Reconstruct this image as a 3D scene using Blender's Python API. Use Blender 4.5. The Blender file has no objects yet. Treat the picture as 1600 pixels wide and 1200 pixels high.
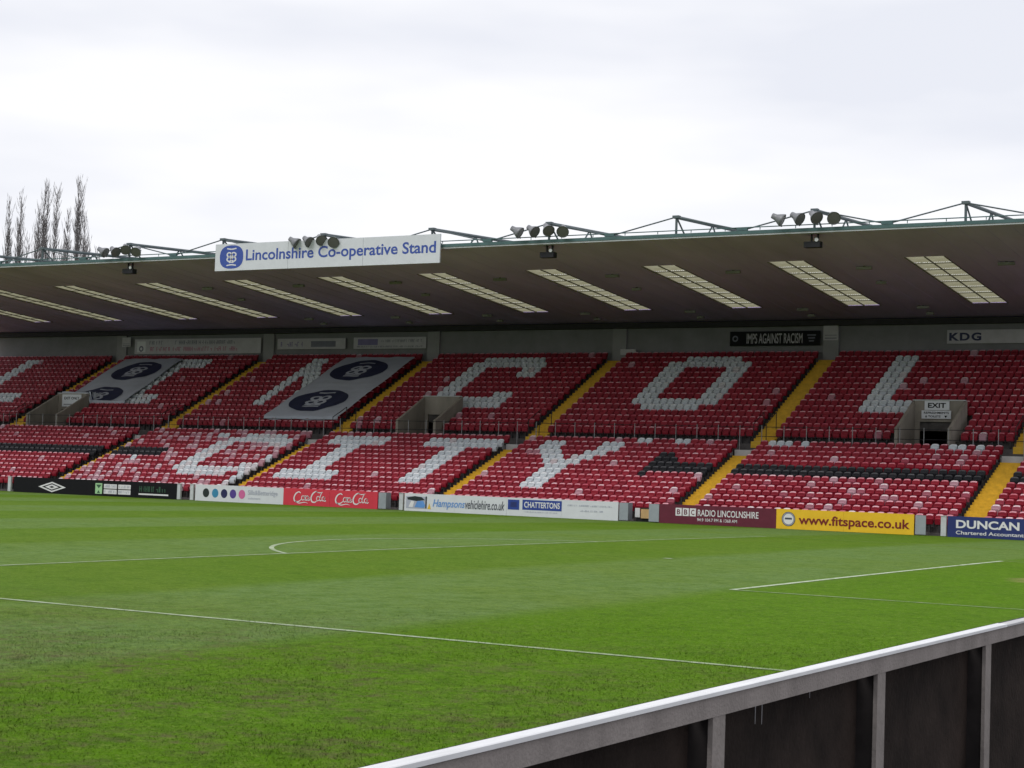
import bpy, bmesh, math, random
import numpy as np
from mathutils import Vector, Matrix

random.seed(7)
rng = np.random.default_rng(7)
SC = bpy.context.scene
COL = SC.collection
R = math.radians

# ------------------------------------------------------------------ camera
CAM = Vector((22.54, -16.646, 1.996))
YAW, PITCH, ROLL, FPX = .526, .052, .034, 2686.0
_r = Vector((math.cos(YAW), math.sin(YAW), 0))
_f = Vector((-math.sin(YAW)*math.cos(PITCH), math.cos(YAW)*math.cos(PITCH), math.sin(PITCH)))
_u = _r.cross(_f)
_rr = math.cos(ROLL)*_r + math.sin(ROLL)*_u
_uu = -math.sin(ROLL)*_r + math.cos(ROLL)*_u
cd = bpy.data.cameras.new('camera')
cam = bpy.data.objects.new('camera', cd); COL.objects.link(cam)
cd.sensor_width = 36; cd.lens = FPX/1600*36; cd.clip_start = .1; cd.clip_end = 6000
M = Matrix((( _rr.x, _uu.x, -_f.x, CAM.x), (_rr.y, _uu.y, -_f.y, CAM.y), (_rr.z, _uu.z, -_f.z, CAM.z), (0,0,0,1)))
cam.matrix_world = M
SC.camera = cam

# ------------------------------------------------------------------ world, sun, exposure
SUN_EL, SUN_AZ = R(52), R(205)       # azimuth clockwise from +Y: light from behind the camera
w = bpy.data.worlds.new('World'); SC.world = w; w.use_nodes = True
nt = w.node_tree; nt.nodes.clear()
out = nt.nodes.new('ShaderNodeOutputWorld'); bg = nt.nodes.new('ShaderNodeBackground')
bg.inputs['Strength'].default_value = .1
sky = nt.nodes.new('ShaderNodeTexSky'); sky.sky_type = 'NISHITA'; sky.sun_disc = False
sky.sun_elevation = SUN_EL; sky.sun_rotation = SUN_AZ
tc = nt.nodes.new('ShaderNodeTexCoord')
mp = nt.nodes.new('ShaderNodeMapping'); mp.inputs['Scale'].default_value = (1.3, 1.3, 5.5)
mp.inputs['Location'].default_value = (2.35, .4, .27)
nz = nt.nodes.new('ShaderNodeTexNoise'); nz.inputs['Scale'].default_value = 2.1
nz.inputs['Detail'].default_value = 4; nz.inputs['Roughness'].default_value = .5
cr = nt.nodes.new('ShaderNodeValToRGB')
cr.color_ramp.elements[0].position = .36; cr.color_ramp.elements[0].color = (8.6, 8.8, 9.55, 1)
cr.color_ramp.elements[1].position = .57; cr.color_ramp.elements[1].color = (10.4, 10.4, 10.7, 1)
mx = nt.nodes.new('ShaderNodeMix'); mx.data_type = 'RGBA'; mx.inputs['Factor'].default_value = .95
nt.links.new(tc.outputs['Generated'], mp.inputs['Vector']); nt.links.new(mp.outputs['Vector'], nz.inputs['Vector'])
nt.links.new(nz.outputs['Fac'], cr.inputs['Fac'])
nt.links.new(sky.outputs['Color'], mx.inputs['A']); nt.links.new(cr.outputs['Color'], mx.inputs['B'])
nt.links.new(mx.outputs['Result'], bg.inputs['Color']); nt.links.new(bg.outputs['Background'], out.inputs['Surface'])

sl = bpy.data.lights.new('sun', 'SUN'); sl.energy = 1.5; sl.angle = R(25); sl.color = (1, .97, .92)
sun = bpy.data.objects.new('sun', sl); COL.objects.link(sun)
sd = Vector((math.sin(SUN_AZ)*math.cos(SUN_EL), math.cos(SUN_AZ)*math.cos(SUN_EL), math.sin(SUN_EL)))
sun.rotation_euler = sd.to_track_quat('Z', 'Y').to_euler()
SC.view_settings.view_transform = 'Standard'; SC.view_settings.look = 'None'
SC.view_settings.exposure = 0; SC.view_settings.gamma = 1; SC.view_settings.use_curve_mapping = False
SC.cycles.max_bounces = 6; SC.cycles.diffuse_bounces = 3; SC.cycles.transmission_bounces = 3

# ------------------------------------------------------------------ helpers
class MB:
    """collects faces; build() links them as one mesh object"""
    def __init__(s): s.v = []; s.f = []; s.m = []; s.mats = []
    def mi(s, mat):
        if mat not in s.mats: s.mats.append(mat)
        return s.mats.index(mat)
    def face(s, pts, mat):
        n = len(s.v); s.v.extend([tuple(p) for p in pts]); s.f.append(tuple(range(n, n+len(pts)))); s.m.append(s.mi(mat))
    def box(s, x0, x1, y0, y1, z0, z1, mat):
        n = len(s.v)
        s.v += [(x0,y0,z0),(x1,y0,z0),(x1,y1,z0),(x0,y1,z0),(x0,y0,z1),(x1,y0,z1),(x1,y1,z1),(x0,y1,z1)]
        k = s.mi(mat)
        for q in ((0,3,2,1),(4,5,6,7),(0,1,5,4),(1,2,6,5),(2,3,7,6),(3,0,4,7)):
            s.f.append(tuple(n+i for i in q)); s.m.append(k)
    def prism(s, pts, off, mat, caps=True):
        """polygon pts moved by off"""
        n = len(s.v); k = s.mi(mat); N = len(pts); off = Vector(off)
        s.v += [tuple(Vector(p)) for p in pts] + [tuple(Vector(p)+off) for p in pts]
        if caps:
            s.f += [tuple(range(n+N-1, n-1, -1)), tuple(range(n+N, n+2*N))]; s.m += [k, k]
        for i in range(N):
            j = (i+1) % N
            s.f.append((n+i, n+j, n+N+j, n+N+i)); s.m.append(k)
    def tube(s, a, b, r0, mat, r1=None, n=6, caps=True):
        a = Vector(a); b = Vector(b); d = (b-a)
        if d.length < 1e-6: return
        d.normalize(); r1 = r0 if r1 is None else r1
        p = d.orthogonal().normalized(); q = d.cross(p); k = s.mi(mat); o = len(s.v)
        for c, rr in ((a, r0), (b, r1)):
            for i in range(n):
                t = 2*math.pi*i/n; s.v.append(tuple(c + rr*(math.cos(t)*p + math.sin(t)*q)))
        for i in range(n):
            j = (i+1) % n; s.f.append((o+i, o+j, o+n+j, o+n+i)); s.m.append(k)
        if caps:
            s.f += [tuple(o+n-1-i for i in range(n)), tuple(o+n+i for i in range(n))]; s.m += [k, k]
    def lathe(s, c, axis, prof, mat, n=14):
        """prof: (distance along axis, radius)"""
        axis = Vector(axis).normalized(); p = axis.orthogonal().normalized(); q = axis.cross(p); c = Vector(c)
        k = s.mi(mat); o = len(s.v)
        for t, rr in prof:
            for i in range(n):
                a = 2*math.pi*i/n; s.v.append(tuple(c + t*axis + rr*(math.cos(a)*p + math.sin(a)*q)))
        for j in range(len(prof)-1):
            for i in range(n):
                i2 = (i+1) % n
                s.f.append((o+j*n+i, o+j*n+i2, o+(j+1)*n+i2, o+(j+1)*n+i)); s.m.append(k)
    def build(s, name, parent=None, smooth=False):
        me = bpy.data.meshes.new(name); me.from_pydata(s.v, [], s.f)
        for m in s.mats: me.materials.append(m)
        me.polygons.foreach_set('material_index', s.m)
        if smooth: me.polygons.foreach_set('use_smooth', [True]*len(s.f))
        me.update()
        return link(name, me, parent)

def link(name, me, parent=None):
    o = bpy.data.objects.new(name, me); COL.objects.link(o)
    if parent: o.parent = parent
    return o
def tag(o, label=None, cat=None, group=None, kind=None):
    for k, v in (('label', label), ('category', cat), ('group', group), ('kind', kind)):
        if v: o[k] = v
    return o
def empty(name, loc=(0,0,0)):
    o = bpy.data.objects.new(name, None); o.location = loc; o.empty_display_size = .2; COL.objects.link(o)
    return o
def part(mb, name, root, smooth=False):
    """build in world coordinates, parent under a root that sits at its base"""
    o = mb.build(name, root, smooth)
    p = root; off = Vector((0,0,0))
    while p: off += p.location; p = p.parent
    o.data.transform(Matrix.Translation(-off)); return o

def mat(name, col, rough=.6, var=.12, scale=3.0, spec=.4, bump=0, bscale=40, metallic=0, streak=None, vcol2=None):
    m = bpy.data.materials.new(name); m.use_nodes = True; n = m.node_tree; b = n.nodes['Principled BSDF']
    b.inputs['Roughness'].default_value = rough; b.inputs['Specular IOR Level'].default_value = spec
    b.inputs['Metallic'].default_value = metallic
    t = n.nodes.new('ShaderNodeTexCoord'); nz = n.nodes.new('ShaderNodeTexNoise')
    nz.inputs['Scale'].default_value = scale; nz.inputs['Detail'].default_value = 5; nz.inputs['Roughness'].default_value = .65
    src = t.outputs['Object']
    if streak:
        mp = n.nodes.new('ShaderNodeMapping'); mp.inputs['Scale'].default_value = streak
        n.links.new(src, mp.inputs['Vector']); src = mp.outputs['Vector']
    n.links.new(src, nz.inputs['Vector'])
    r = n.nodes.new('ShaderNodeValToRGB')
    lo = [max(0, c*(1-var)) for c in col]; hi = [min(1, c*(1+var)) for c in col]
    if vcol2: lo = list(vcol2)
    r.color_ramp.elements[0].position = .3; r.color_ramp.elements[0].color = (*lo, 1)
    r.color_ramp.elements[1].position = .7; r.color_ramp.elements[1].color = (*hi, 1)
    n.links.new(nz.outputs['Fac'], r.inputs['Fac']); n.links.new(r.outputs['Color'], b.inputs['Base Color'])
    if bump:
        bz = n.nodes.new('ShaderNodeTexNoise'); bz.inputs['Scale'].default_value = bscale; bz.inputs['Detail'].default_value = 4
        n.links.new(t.outputs['Object'], bz.inputs['Vector'])
        bp = n.nodes.new('ShaderNodeBump'); bp.inputs['Strength'].default_value = bump; bp.inputs['Distance'].default_value = .02
        n.links.new(bz.outputs['Fac'], bp.inputs['Height']); n.links.new(bp.outputs['Normal'], b.inputs['Normal'])
    return m

M_conc = mat('concrete', (.30,.29,.28), .85, .25, 1.5, .2, .3)
M_concd = mat('dark_concrete', (.085,.078,.075), .85, .35, 2.0, .2, .3)
M_land = mat('landing_concrete', (.42,.42,.43), .8, .15, 1.2, .2)
M_vom = mat('entrance_concrete', (.25,.225,.195), .85, .22, 1.1, .2, .2, streak=(1,1,.3))
M_yel = mat('yellow_step_paint', (.60,.36,.025), .6, .18, 4, .3)
M_cream = mat('cream_edge_paint', (.62,.5,.28), .6, .15, 4)
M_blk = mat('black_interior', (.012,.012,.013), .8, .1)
M_wall = mat('block_wall', (.22,.215,.23), .85, .12, .8, .2, .2)
M_pil = mat('pale_pillar', (.28,.275,.29), .8, .1, 1)
M_roof = mat('roof_soffit', (.55,.44,.77), .75, .20, .22, .2, streak=(1,.25,1))
M_rooftop = mat('roof_top', (.25,.27,.27), .6, .1)
M_beam = mat('dark_beam', (.03,.028,.032), .7, .2)
M_green = mat('green_steel', (.06,.12,.12), .5, .2, 2, .4)
M_trim = mat('grey_trim', (.48,.5,.52), .5, .1)
M_steel = mat('galvanised_steel', (.42,.43,.45), .45, .15, 8, .5)
M_rpost = mat('dull_rail_post', (.27,.27,.28), .5, .2, 8, .4)
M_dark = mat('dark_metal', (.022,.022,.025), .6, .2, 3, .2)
M_tr = mat('truss_steel', (.085,.11,.12), .5, .2, 2)
M_white = mat('white_board', (.60,.62,.66), .45, .04, 2)
M_blue = mat('sign_blue', (.035,.075,.33), .4, .06)
M_navy = mat('navy_print', (.012,.017,.075), .45, .08)
M_wprint = mat('white_print', (.66,.66,.68), .45, .03)
M_blackb = mat('black_board', (.008,.008,.010), .6, .1, 3, .12)
M_lamp = mat('lamp_housing', (.17,.175,.19), .35, .12, 5, .5)
M_lampd = mat('lamp_rim', (.10,.105,.11), .4, .15)
M_board_back = mat('board_frame', (.30,.32,.33), .6, .15)
M_cop = mat('white_coping', (.74,.75,.77), .55, .10, 1.7, .3, streak=(6,1,6))
M_cop2 = mat('grey_coping', (.50,.50,.51), .6, .08, 2.5)
M_wband = mat('weathered_wall_render', (.265,.238,.226), .9, .22, 3, .15, .35, 60, streak=(1,1,.35))
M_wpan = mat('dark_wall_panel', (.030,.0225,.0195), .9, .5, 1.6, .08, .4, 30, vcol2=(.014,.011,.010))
M_wpost = mat('wall_post', (.25,.225,.212), .9, .2, 4, .15, .3)
M_web = mat('shade_toned_post_web', (.026,.023,.023), .85, .3, 4, .08)  # post's side face coloured dark to stand in for its shade
M_bar = mat('skylight_bar', (.13,.12,.075), .6, .15)
M_bark = mat('bark', (.21,.195,.19), .9, .25, 3)
M_tan = mat('tan_board', (.55,.36,.17), .6, .12)

def skylight_mat():
    m = bpy.data.materials.new('translucent_sheet'); m.use_nodes = True; n = m.node_tree; n.nodes.clear()
    o = n.nodes.new('ShaderNodeOutputMaterial'); tr = n.nodes.new('ShaderNodeBsdfTranslucent'); df = n.nodes.new('ShaderNodeBsdfDiffuse')
    mi = n.nodes.new('ShaderNodeMixShader'); mi.inputs[0].default_value = .25
    g = n.nodes.new('ShaderNodeTexCoord'); z = n.nodes.new('ShaderNodeTexNoise'); z.inputs['Scale'].default_value = 1.3; z.inputs['Detail'].default_value = 4
    r = n.nodes.new('ShaderNodeValToRGB')
    r.color_ramp.elements[0].position = .3; r.color_ramp.elements[0].color = (.235,.225,.14,1)
    r.color_ramp.elements[1].position = .7; r.color_ramp.elements[1].color = (.32,.31,.215,1)
    n.links.new(g.outputs['Object'], z.inputs['Vector']); n.links.new(z.outputs['Fac'], r.inputs['Fac'])
    n.links.new(r.outputs['Color'], tr.inputs['Color']); n.links.new(r.outputs['Color'], df.inputs['Color'])
    n.links.new(tr.outputs[0], mi.inputs[1]); n.links.new(df.outputs[0], mi.inputs[2]); n.links.new(mi.outputs[0], o.inputs['Surface'])
    return m
M_sky = skylight_mat()

def seat_mat(name, stops, rough):
    m = bpy.data.materials.new(name); m.use_nodes = True; n = m.node_tree; b = n.nodes['Principled BSDF']
    at = n.nodes.new('ShaderNodeAttribute'); at.attribute_name = 'tone'
    oi = n.nodes.new('ShaderNodeObjectInfo'); ad = n.nodes.new('ShaderNodeMath'); ad.operation = 'ADD'
    fr = n.nodes.new('ShaderNodeMath'); fr.operation = 'FRACT'
    sw = n.nodes.new('ShaderNodeMath'); sw.operation = 'MULTIPLY'    # object random only where there is no tone
    lt = n.nodes.new('ShaderNodeMath'); lt.operation = 'LESS_THAN'; lt.inputs[1].default_value = .0005
    n.links.new(at.outputs['Fac'], lt.inputs[0]); n.links.new(lt.outputs[0], sw.inputs[0]); n.links.new(oi.outputs['Random'], sw.inputs[1])
    n.links.new(at.outputs['Fac'], ad.inputs[0]); n.links.new(sw.outputs[0], ad.inputs[1]); n.links.new(ad.outputs[0], fr.inputs[0])
    r = n.nodes.new('ShaderNodeValToRGB'); r.color_ramp.interpolation = 'LINEAR'
    while len(r.color_ramp.elements) < len(stops): r.color_ramp.elements.new(.5)
    for e, (p, c) in zip(r.color_ramp.elements, stops): e.position = p; e.color = (*c, 1)
    n.links.new(fr.outputs[0], r.inputs['Fac']); n.links.new(r.outputs['Color'], b.inputs['Base Color'])
    b.inputs['Roughness'].default_value = rough; b.inputs['Specular IOR Level'].default_value = .16
    return m
M_red = seat_mat('red_seat_plastic', [(0,(.19,.008,.019)),(.45,(.23,.011,.023)),(.80,(.27,.016,.030)),(.90,(.30,.06,.09)),(1,(.46,.28,.33))], .45)
M_rede = seat_mat('red_seat_edge_highlight', [(0,(.40,.06,.09)),(.2,(.68,.36,.42)),(.38,(.46,.09,.13)),(.5,(.72,.46,.52)),(.64,(.50,.12,.16)),(.80,(.70,.42,.47)),(1,(.70,.60,.63))], .4)  # pale tones paint the bright sky highlight onto red seat tops
M_whte = seat_mat('white_seat_edge_highlight', [(0,(.66,.70,.74)),(1,(.70,.70,.72))], .4)  # lighter lip, a highlight painted on the white seats
M_bke = seat_mat('black_seat_edge_highlight', [(0,(.04,.04,.045)),(.45,(.10,.10,.11)),(1,(.05,.05,.055))], .4)  # greyer lip, a highlight painted on the black seats
M_wht = seat_mat('white_seat_plastic', [(0,(.46,.50,.54)),(.6,(.54,.58,.62)),(.9,(.52,.54,.57)),(1,(.54,.46,.48))], .35)
M_bks = seat_mat('black_seat_plastic', [(0,(.008,.008,.011)),(1,(.018,.018,.022))], .5)
M_leg = mat('seat_bracket', (.03,.028,.03), .6, .2)

# ------------------------------------------------------------------ turf colour, shared by the sheet and the blades
CROWN = .135
def crown(y):
    t = (y-20.15)/34
    return CROWN*(1-t*t) if abs(t) < 1 else 0.0
def turf_colour(n, blades=False):
    L = n.links.new; N = n.nodes.new
    g = N('ShaderNodeNewGeometry'); sx = N('ShaderNodeSeparateXYZ'); L(g.outputs['Position'], sx.inputs[0])
    def noise(sc, det=4, rough=.6, scl=None):
        z = N('ShaderNodeTexNoise'); z.inputs['Scale'].default_value = sc; z.inputs['Detail'].default_value = det; z.inputs['Roughness'].default_value = rough
        if scl:
            mp = N('ShaderNodeMapping'); mp.inputs['Scale'].default_value = scl; L(g.outputs['Position'], mp.inputs['Vector']); L(mp.outputs['Vector'], z.inputs['Vector'])
        else: L(g.outputs['Position'], z.inputs['Vector'])
        return z.outputs['Fac']
    def math_(op, a, b=None, clamp=False):
        q = N('ShaderNodeMath'); q.operation = op; q.use_clamp = clamp
        for i, v in enumerate((a, b)):
            if v is None: continue
            if isinstance(v, (int, float)): q.inputs[i].default_value = v
            else: L(v, q.inputs[i])
        return q.outputs[0]
    def mr(v, a, b, c=0, d=1):
        q = N('ShaderNodeMapRange'); q.clamp = True; L(v, q.inputs[0])
        for i, t in enumerate((a, b, c, d)): q.inputs[i+1].default_value = t
        return q.outputs[0]
    def mix(f, a, b):
        q = N('ShaderNodeMix'); q.data_type = 'RGBA'
        if isinstance(f, (int, float)): q.inputs['Factor'].default_value = f
        else: L(f, q.inputs['Factor'])
        for k, v in (('A', a), ('B', b)):
            if isinstance(v, tuple): q.inputs[k].default_value = (*v, 1)
            else: L(v, q.inputs[k])
        return q.outputs['Result']
    # mowing bands 5.5 m wide, parallel with the goal line: nap towards / away from the viewer
    wob = math_('MULTIPLY', math_('SUBTRACT', noise(.5, 2), .5), .35)
    ph = math_('MULTIPLY', math_('ADD', sx.outputs['X'], wob), math.pi/5.5)
    s = mr(math_('SINE', ph), -.22, .22)           # 1 = dark band (0..5.5), 0 = light
    s = math_('MULTIPLY', s, mr(noise(.12, 2), .25, .6, .75, 1))
    kk = .86*(1.25 if blades else 1)
    light = tuple(c*kk for c in (.150, .240, .072)); dark = tuple(c*kk for c in (.104, .198, .012))
    c = mix(s, light, dark)
    c = mix(mr(noise(.22, 5), .42, .68, 0, .6), c, tuple(q*kk for q in (.145,.222,.030)))
    c = mix(math_('MULTIPLY', mr(sx.outputs['X'], 6, 13), math_('MULTIPLY', s, .75)), c, tuple(q*kk for q in (.094,.222,.003)))      # lusher strip before the goal     # yellower growth
    c = mix(mr(noise(1.6, 5, .7), .48, .72, 0, .55), c, tuple(q*kk for q in (.060,.135,.010)))   # thick dark tufts
    c = mix(mr(noise(5., 5, .75), .46, .66, 0, .55), c, tuple(q*kk for q in (.055,.115,.008)))
    c = mix(mr(noise(11., 4, .7), .50, .72, 0, .6), c, tuple(q*kk for q in (.20,.30,.045)))
    c = mix(mr(noise(26., 3, .8), .52, .70, 0, .55), c, tuple(q*kk for q in (.045,.095,.006)))
    c = mix(mr(noise(19., 3, .8, (1,1,1)), .55, .72, 0, .5), c, tuple(q*kk for q in (.25,.34,.07)))
    # worn earth: the trodden near corner and the goal mouth
    near = math_('MULTIPLY', mr(sx.outputs['Y'], 3.0, -4.5), mr(sx.outputs['X'], -4, 3))
    earth = math_('MULTIPLY', mr(noise(.85, 6, .72), .42, .58), near)
    earth = math_('MULTIPLY', earth, mr(noise(4.2, 6, .8), .45, .58))
    c = mix(math_('MULTIPLY', earth, .66), c, tuple(q*kk for q in (.135,.105,.062)))
    c = mix(math_('MULTIPLY', near, mr(noise(2.6, 6, .8), .53, .66, 0, .6)), c, tuple(q*kk for q in (.045,.075,.012)))
    dx = math_('MULTIPLY', math_('SUBTRACT', sx.outputs['X'], 14.9), .6); dy = math_('MULTIPLY', math_('SUBTRACT', sx.outputs['Y'], 20.3), .55)
    d = math_('SQRT', math_('ADD', math_('MULTIPLY', dx, dx), math_('MULTIPLY', dy, dy)))
    gm = math_('MULTIPLY', mr(math_('ADD', d, math_('MULTIPLY', noise(1.2, 4), .8)), 1.35, .75), .8)
    c = mix(gm, c, (.30,.215,.12))
    return c
def turf_mat(name, rough, blades):
    m = bpy.data.materials.new(name); m.use_nodes = True; n = m.node_tree; b = n.nodes['Principled BSDF']
    c = turf_colour(n, blades); b.inputs['Roughness'].default_value = rough; b.inputs['Specular IOR Level'].default_value = .03
    n.links.new(c, b.inputs['Base Color'])
    if blades:      # thin blades scatter light like the sward they stand in
        g = n.nodes.new('ShaderNodeNewGeometry'); vm = n.nodes.new('ShaderNodeVectorMath'); vm.operation = 'MULTIPLY_ADD'
        n.links.new(g.outputs['Normal'], vm.inputs[0]); vm.inputs[1].default_value = (.35,.35,.35); vm.inputs[2].default_value = (0,0,1)
        nn_ = n.nodes.new('ShaderNodeVectorMath'); nn_.operation = 'NORMALIZE'; n.links.new(vm.outputs[0], nn_.inputs[0]); n.links.new(nn_.outputs[0], b.inputs['Normal'])
    if not blades:
        g = n.nodes.new('ShaderNodeNewGeometry'); z = n.nodes.new('ShaderNodeTexNoise'); z.inputs['Scale'].default_value = 14; z.inputs['Detail'].default_value = 6; z.inputs['Roughness'].default_value = .75
        n.links.new(g.outputs['Position'], z.inputs['Vector'])
        bp = n.nodes.new('ShaderNodeBump'); bp.inputs['Strength'].default_value = .5; bp.inputs['Distance'].default_value = .04
        n.links.new(z.outputs['Fac'], bp.inputs['Height']); n.links.new(bp.outputs['Normal'], b.inputs['Normal'])
    return m
M_turf = turf_mat('turf', .9, False)
M_blade = turf_mat('grass_blades', .7, True)

# ------------------------------------------------------------------ ground, pitch and its lines
mb = MB(); mb.face([(-2500,-2500,-.12),(2500,-2500,-.12),(2500,2500,-.12),(-2500,2500,-.12)], mat('tarmac', (.06,.06,.062), .9, .2, .3, .2))
tag(mb.build('ground'), kind='structure')
mb = MB()
ys = np.linspace(-15.5, 54.6, 72)
for a, b in zip(ys[:-1], ys[1:]):
    mb.face([(-95,a,crown(a)),(19.55,a,crown(a)),(19.55,b,crown(b)),(-95,b,crown(b))], M_turf)
tag(mb.build('pitch', smooth=True), kind='structure')

def line_mat():
    m = bpy.data.materials.new('line_paint'); m.use_nodes = True; n = m.node_tree; b = n.nodes['Principled BSDF']
    c = turf_colour(n)
    g = n.nodes.new('ShaderNodeNewGeometry'); z = n.nodes.new('ShaderNodeTexNoise'); z.inputs['Scale'].default_value = 3.2; z.inputs['Detail'].default_value = 6; z.inputs['Roughness'].default_value = .8
    n.links.new(g.outputs['Position'], z.inputs['Vector'])
    at = n.nodes.new('ShaderNodeAttribute'); at.attribute_type = 'OBJECT'; at.attribute_name = 'wear'
    mr_ = n.nodes.new('ShaderNodeMapRange'); mr_.inputs[1].default_value = .36; mr_.inputs[2].default_value = .62; mr_.inputs[3].default_value = .30; mr_.inputs[4].default_value = 1
    n.links.new(z.outputs['Fac'], mr_.inputs[0])
    mu = n.nodes.new('ShaderNodeMath'); mu.operation = 'MULTIPLY'; n.links.new(mr_.outputs[0], mu.inputs[0]); n.links.new(at.outputs['Fac'], mu.inputs[1])
    q = n.nodes.new('ShaderNodeMix'); q.data_type = 'RGBA'; n.links.new(mu.outputs[0], q.inputs['Factor']); n.links.new(c, q.inputs['A']); q.inputs['B'].default_value = (.62,.68,.55,1)
    n.links.new(q.outputs['Result'], b.inputs['Base Color']); b.inputs['Roughness'].default_value = .9; b.inputs['Specular IOR Level'].default_value = .1
    return m
M_line = line_mat()
def pitch_line(pts, wear, wd=.11):
    mb = MB(); P = [Vector((p[0], p[1], 0)) for p in pts]
    # resample so that the strip follows the crown
    Q = [P[0]]
    for a, b in zip(P[:-1], P[1:]):
        k = max(1, int((b-a).length/1.0)); Q += [a.lerp(b, (i+1)/k) for i in range(k)]
    L_, R_ = [], []
    for i, p in enumerate(Q):
        t = (Q[min(i+1, len(Q)-1)]-Q[max(i-1, 0)]).normalized(); nn = Vector((-t.y, t.x, 0))*wd/2
        for lst, s in ((L_, 1), (R_, -1)):
            q = p + s*nn; lst.append((q.x, q.y, crown(q.y)+.006))
    for i in range(len(Q)-1): mb.face([R_[i], R_[i+1], L_[i+1], L_[i]], M_line)
    o = tag(mb.build('pitch_line'), kind='structure'); o['wear'] = wear; return o
pitch_line([(0,0),(0,40.3)], .52)
pitch_line([(16.5,0),(.056,0)], .58)
pitch_line([(.056,40.3),(16.5,40.3)], .25)
pitch_line([(11,11),(11,29.3)], .85, .13)
pitch_line([(11.066,11),(16.5,11)], .38); pitch_line([(11.066,29.3),(16.5,29.3)], .3)
pitch_line([(16.5,-13),(16.5,-.06)], .7); pitch_line([(16.5,.06),(16.5,40.24)], .6); pitch_line([(16.5,40.36),(16.5,52.5)], .6)
a0 = math.acos(5.56/9.15)
pitch_line([(5.5-9.15*math.cos(t), 20.15+9.15*math.sin(t)) for t in np.linspace(-a0, a0, 40)], .58)
pitch_line([(5.44,20.15),(5.66,20.15)], .6, .2)

def grass():
    """short blades over the nearest turf, thinning out with distance"""
    nb = 560000
    d = rng.uniform(0, 1, nb)**.9*21 + 9.0; a = rng.uniform(R(8), R(58), nb)
    x = CAM.x - d*np.sin(a); y = CAM.y + d*np.cos(a)
    keep = (x < 19.4) & (y > -15.3) & (rng.uniform(0, 1, nb) < np.clip((30-d)/18, 0, 1)**1.3)
    x, y, d = x[keep], y[keep], d[keep]; n = len(x)
    z = CROWN*(1-((y-20.15)/34)**2); z[np.abs(y-20.15) > 34] = 0
    h = rng.uniform(.006, .021, n)*np.clip((30-d)/10, .3, 1)*(1+.3*np.sin(x*2.1+np.sin(y*1.7)))
    wd = rng.uniform(.002, .0042, n)*(.7+d/40); th = rng.uniform(0, 2*np.pi, n); lx = rng.normal(0, .018, n); ly = rng.normal(0, .018, n)
    V = np.empty((n, 3, 3), np.float32)
    V[:,0] = np.stack([x-wd*np.cos(th), y-wd*np.sin(th), z-.004], 1)
    V[:,1] = np.stack([x+wd*np.cos(th), y+wd*np.sin(th), z-.004], 1)
    V[:,2] = np.stack([x+lx, y+ly, z+h], 1)
    me = bpy.data.meshes.new('grass'); me.vertices.add(3*n); me.vertices.foreach_set('co', V.ravel())
    me.loops.add(3*n); me.loops.foreach_set('vertex_index', np.arange(3*n, dtype=np.int32))
    me.polygons.add(n); me.polygons.foreach_set('loop_start', np.arange(0, 3*n, 3, dtype=np.int32)); me.polygons.foreach_set('loop_total', np.full(n, 3, np.int32))
    me.materials.append(M_blade); me.update()
    tag(link('grass', me), 'short mown green grass of the near pitch corner', 'grass', kind='stuff')
grass()

# ------------------------------------------------------------------ grandstand
X0, X1 = -76.0, 9.6
BAY = 13.2
AIS = [2.97-BAY*i for i in range(-1, 7)]        # aisle centres
AH = .6
LRUN, LRISE, LN = .61, .245, 14
URUN, URISE, UN = .66, .336, 15
def lrow(r): return 55.7+LRUN*r, .09+LRISE*r     # seat back line, floor
def urow(r): return 65.7+URUN*r, 3.93+URISE*r
VOM = [(-3.28, -.52), (-32.45, -29.75), (-61.65, -58.85)]
stand = empty('grandstand', (-33, 54, 0))
tag(stand, 'long roofed football stand of red seats spelling white and black letters', 'grandstand')

mb = MB()
for r in range(LN):
    y, z = lrow(r); mb.box(X0, X1, y-.5, y-.5+LRUN+(.02 if r < LN-1 else 0), z-LRISE-.3 if r else -.1, z, M_concd)
part(mb, 'lower_terrace', stand)
mb = MB(); mb.box(X0, X1, lrow(LN-1)[0]+.112, 65.15, 2.9, 3.5, M_land); part(mb, 'walkway', stand)
mb = MB()
def spans(cuts):
    x = X0; res = []
    for a, b in sorted(cuts): res.append((x, a)); x = b
    res.append((x, X1)); return res
for r in range(UN):
    y, z = urow(r)
    for a, b in (spans(VOM) if r < 4 else [(X0, X1)]):
        mb.box(a, b, y-.5, y-.5+URUN+.02, z-URISE-.12, z, M_concd)
part(mb, 'upper_terrace', stand)
mb = MB(); mb.box(X0, X1, 75.3, 75.55, -.1, 11.3, M_wall)
part(mb, 'back_wall', stand)
mb = MB(); mb.box(X0, X1, 74.85, 75.28, 10.86, 11.16, M_beam); part(mb, 'roof_beam', stand)
for i, xc in enumerate(AIS):
    mb = MB(); mb.box(xc-.45, xc+.45, 75.14, 75.29, 8.3, 10.85, M_pil); part(mb, 'wall_pillar', stand)

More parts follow.
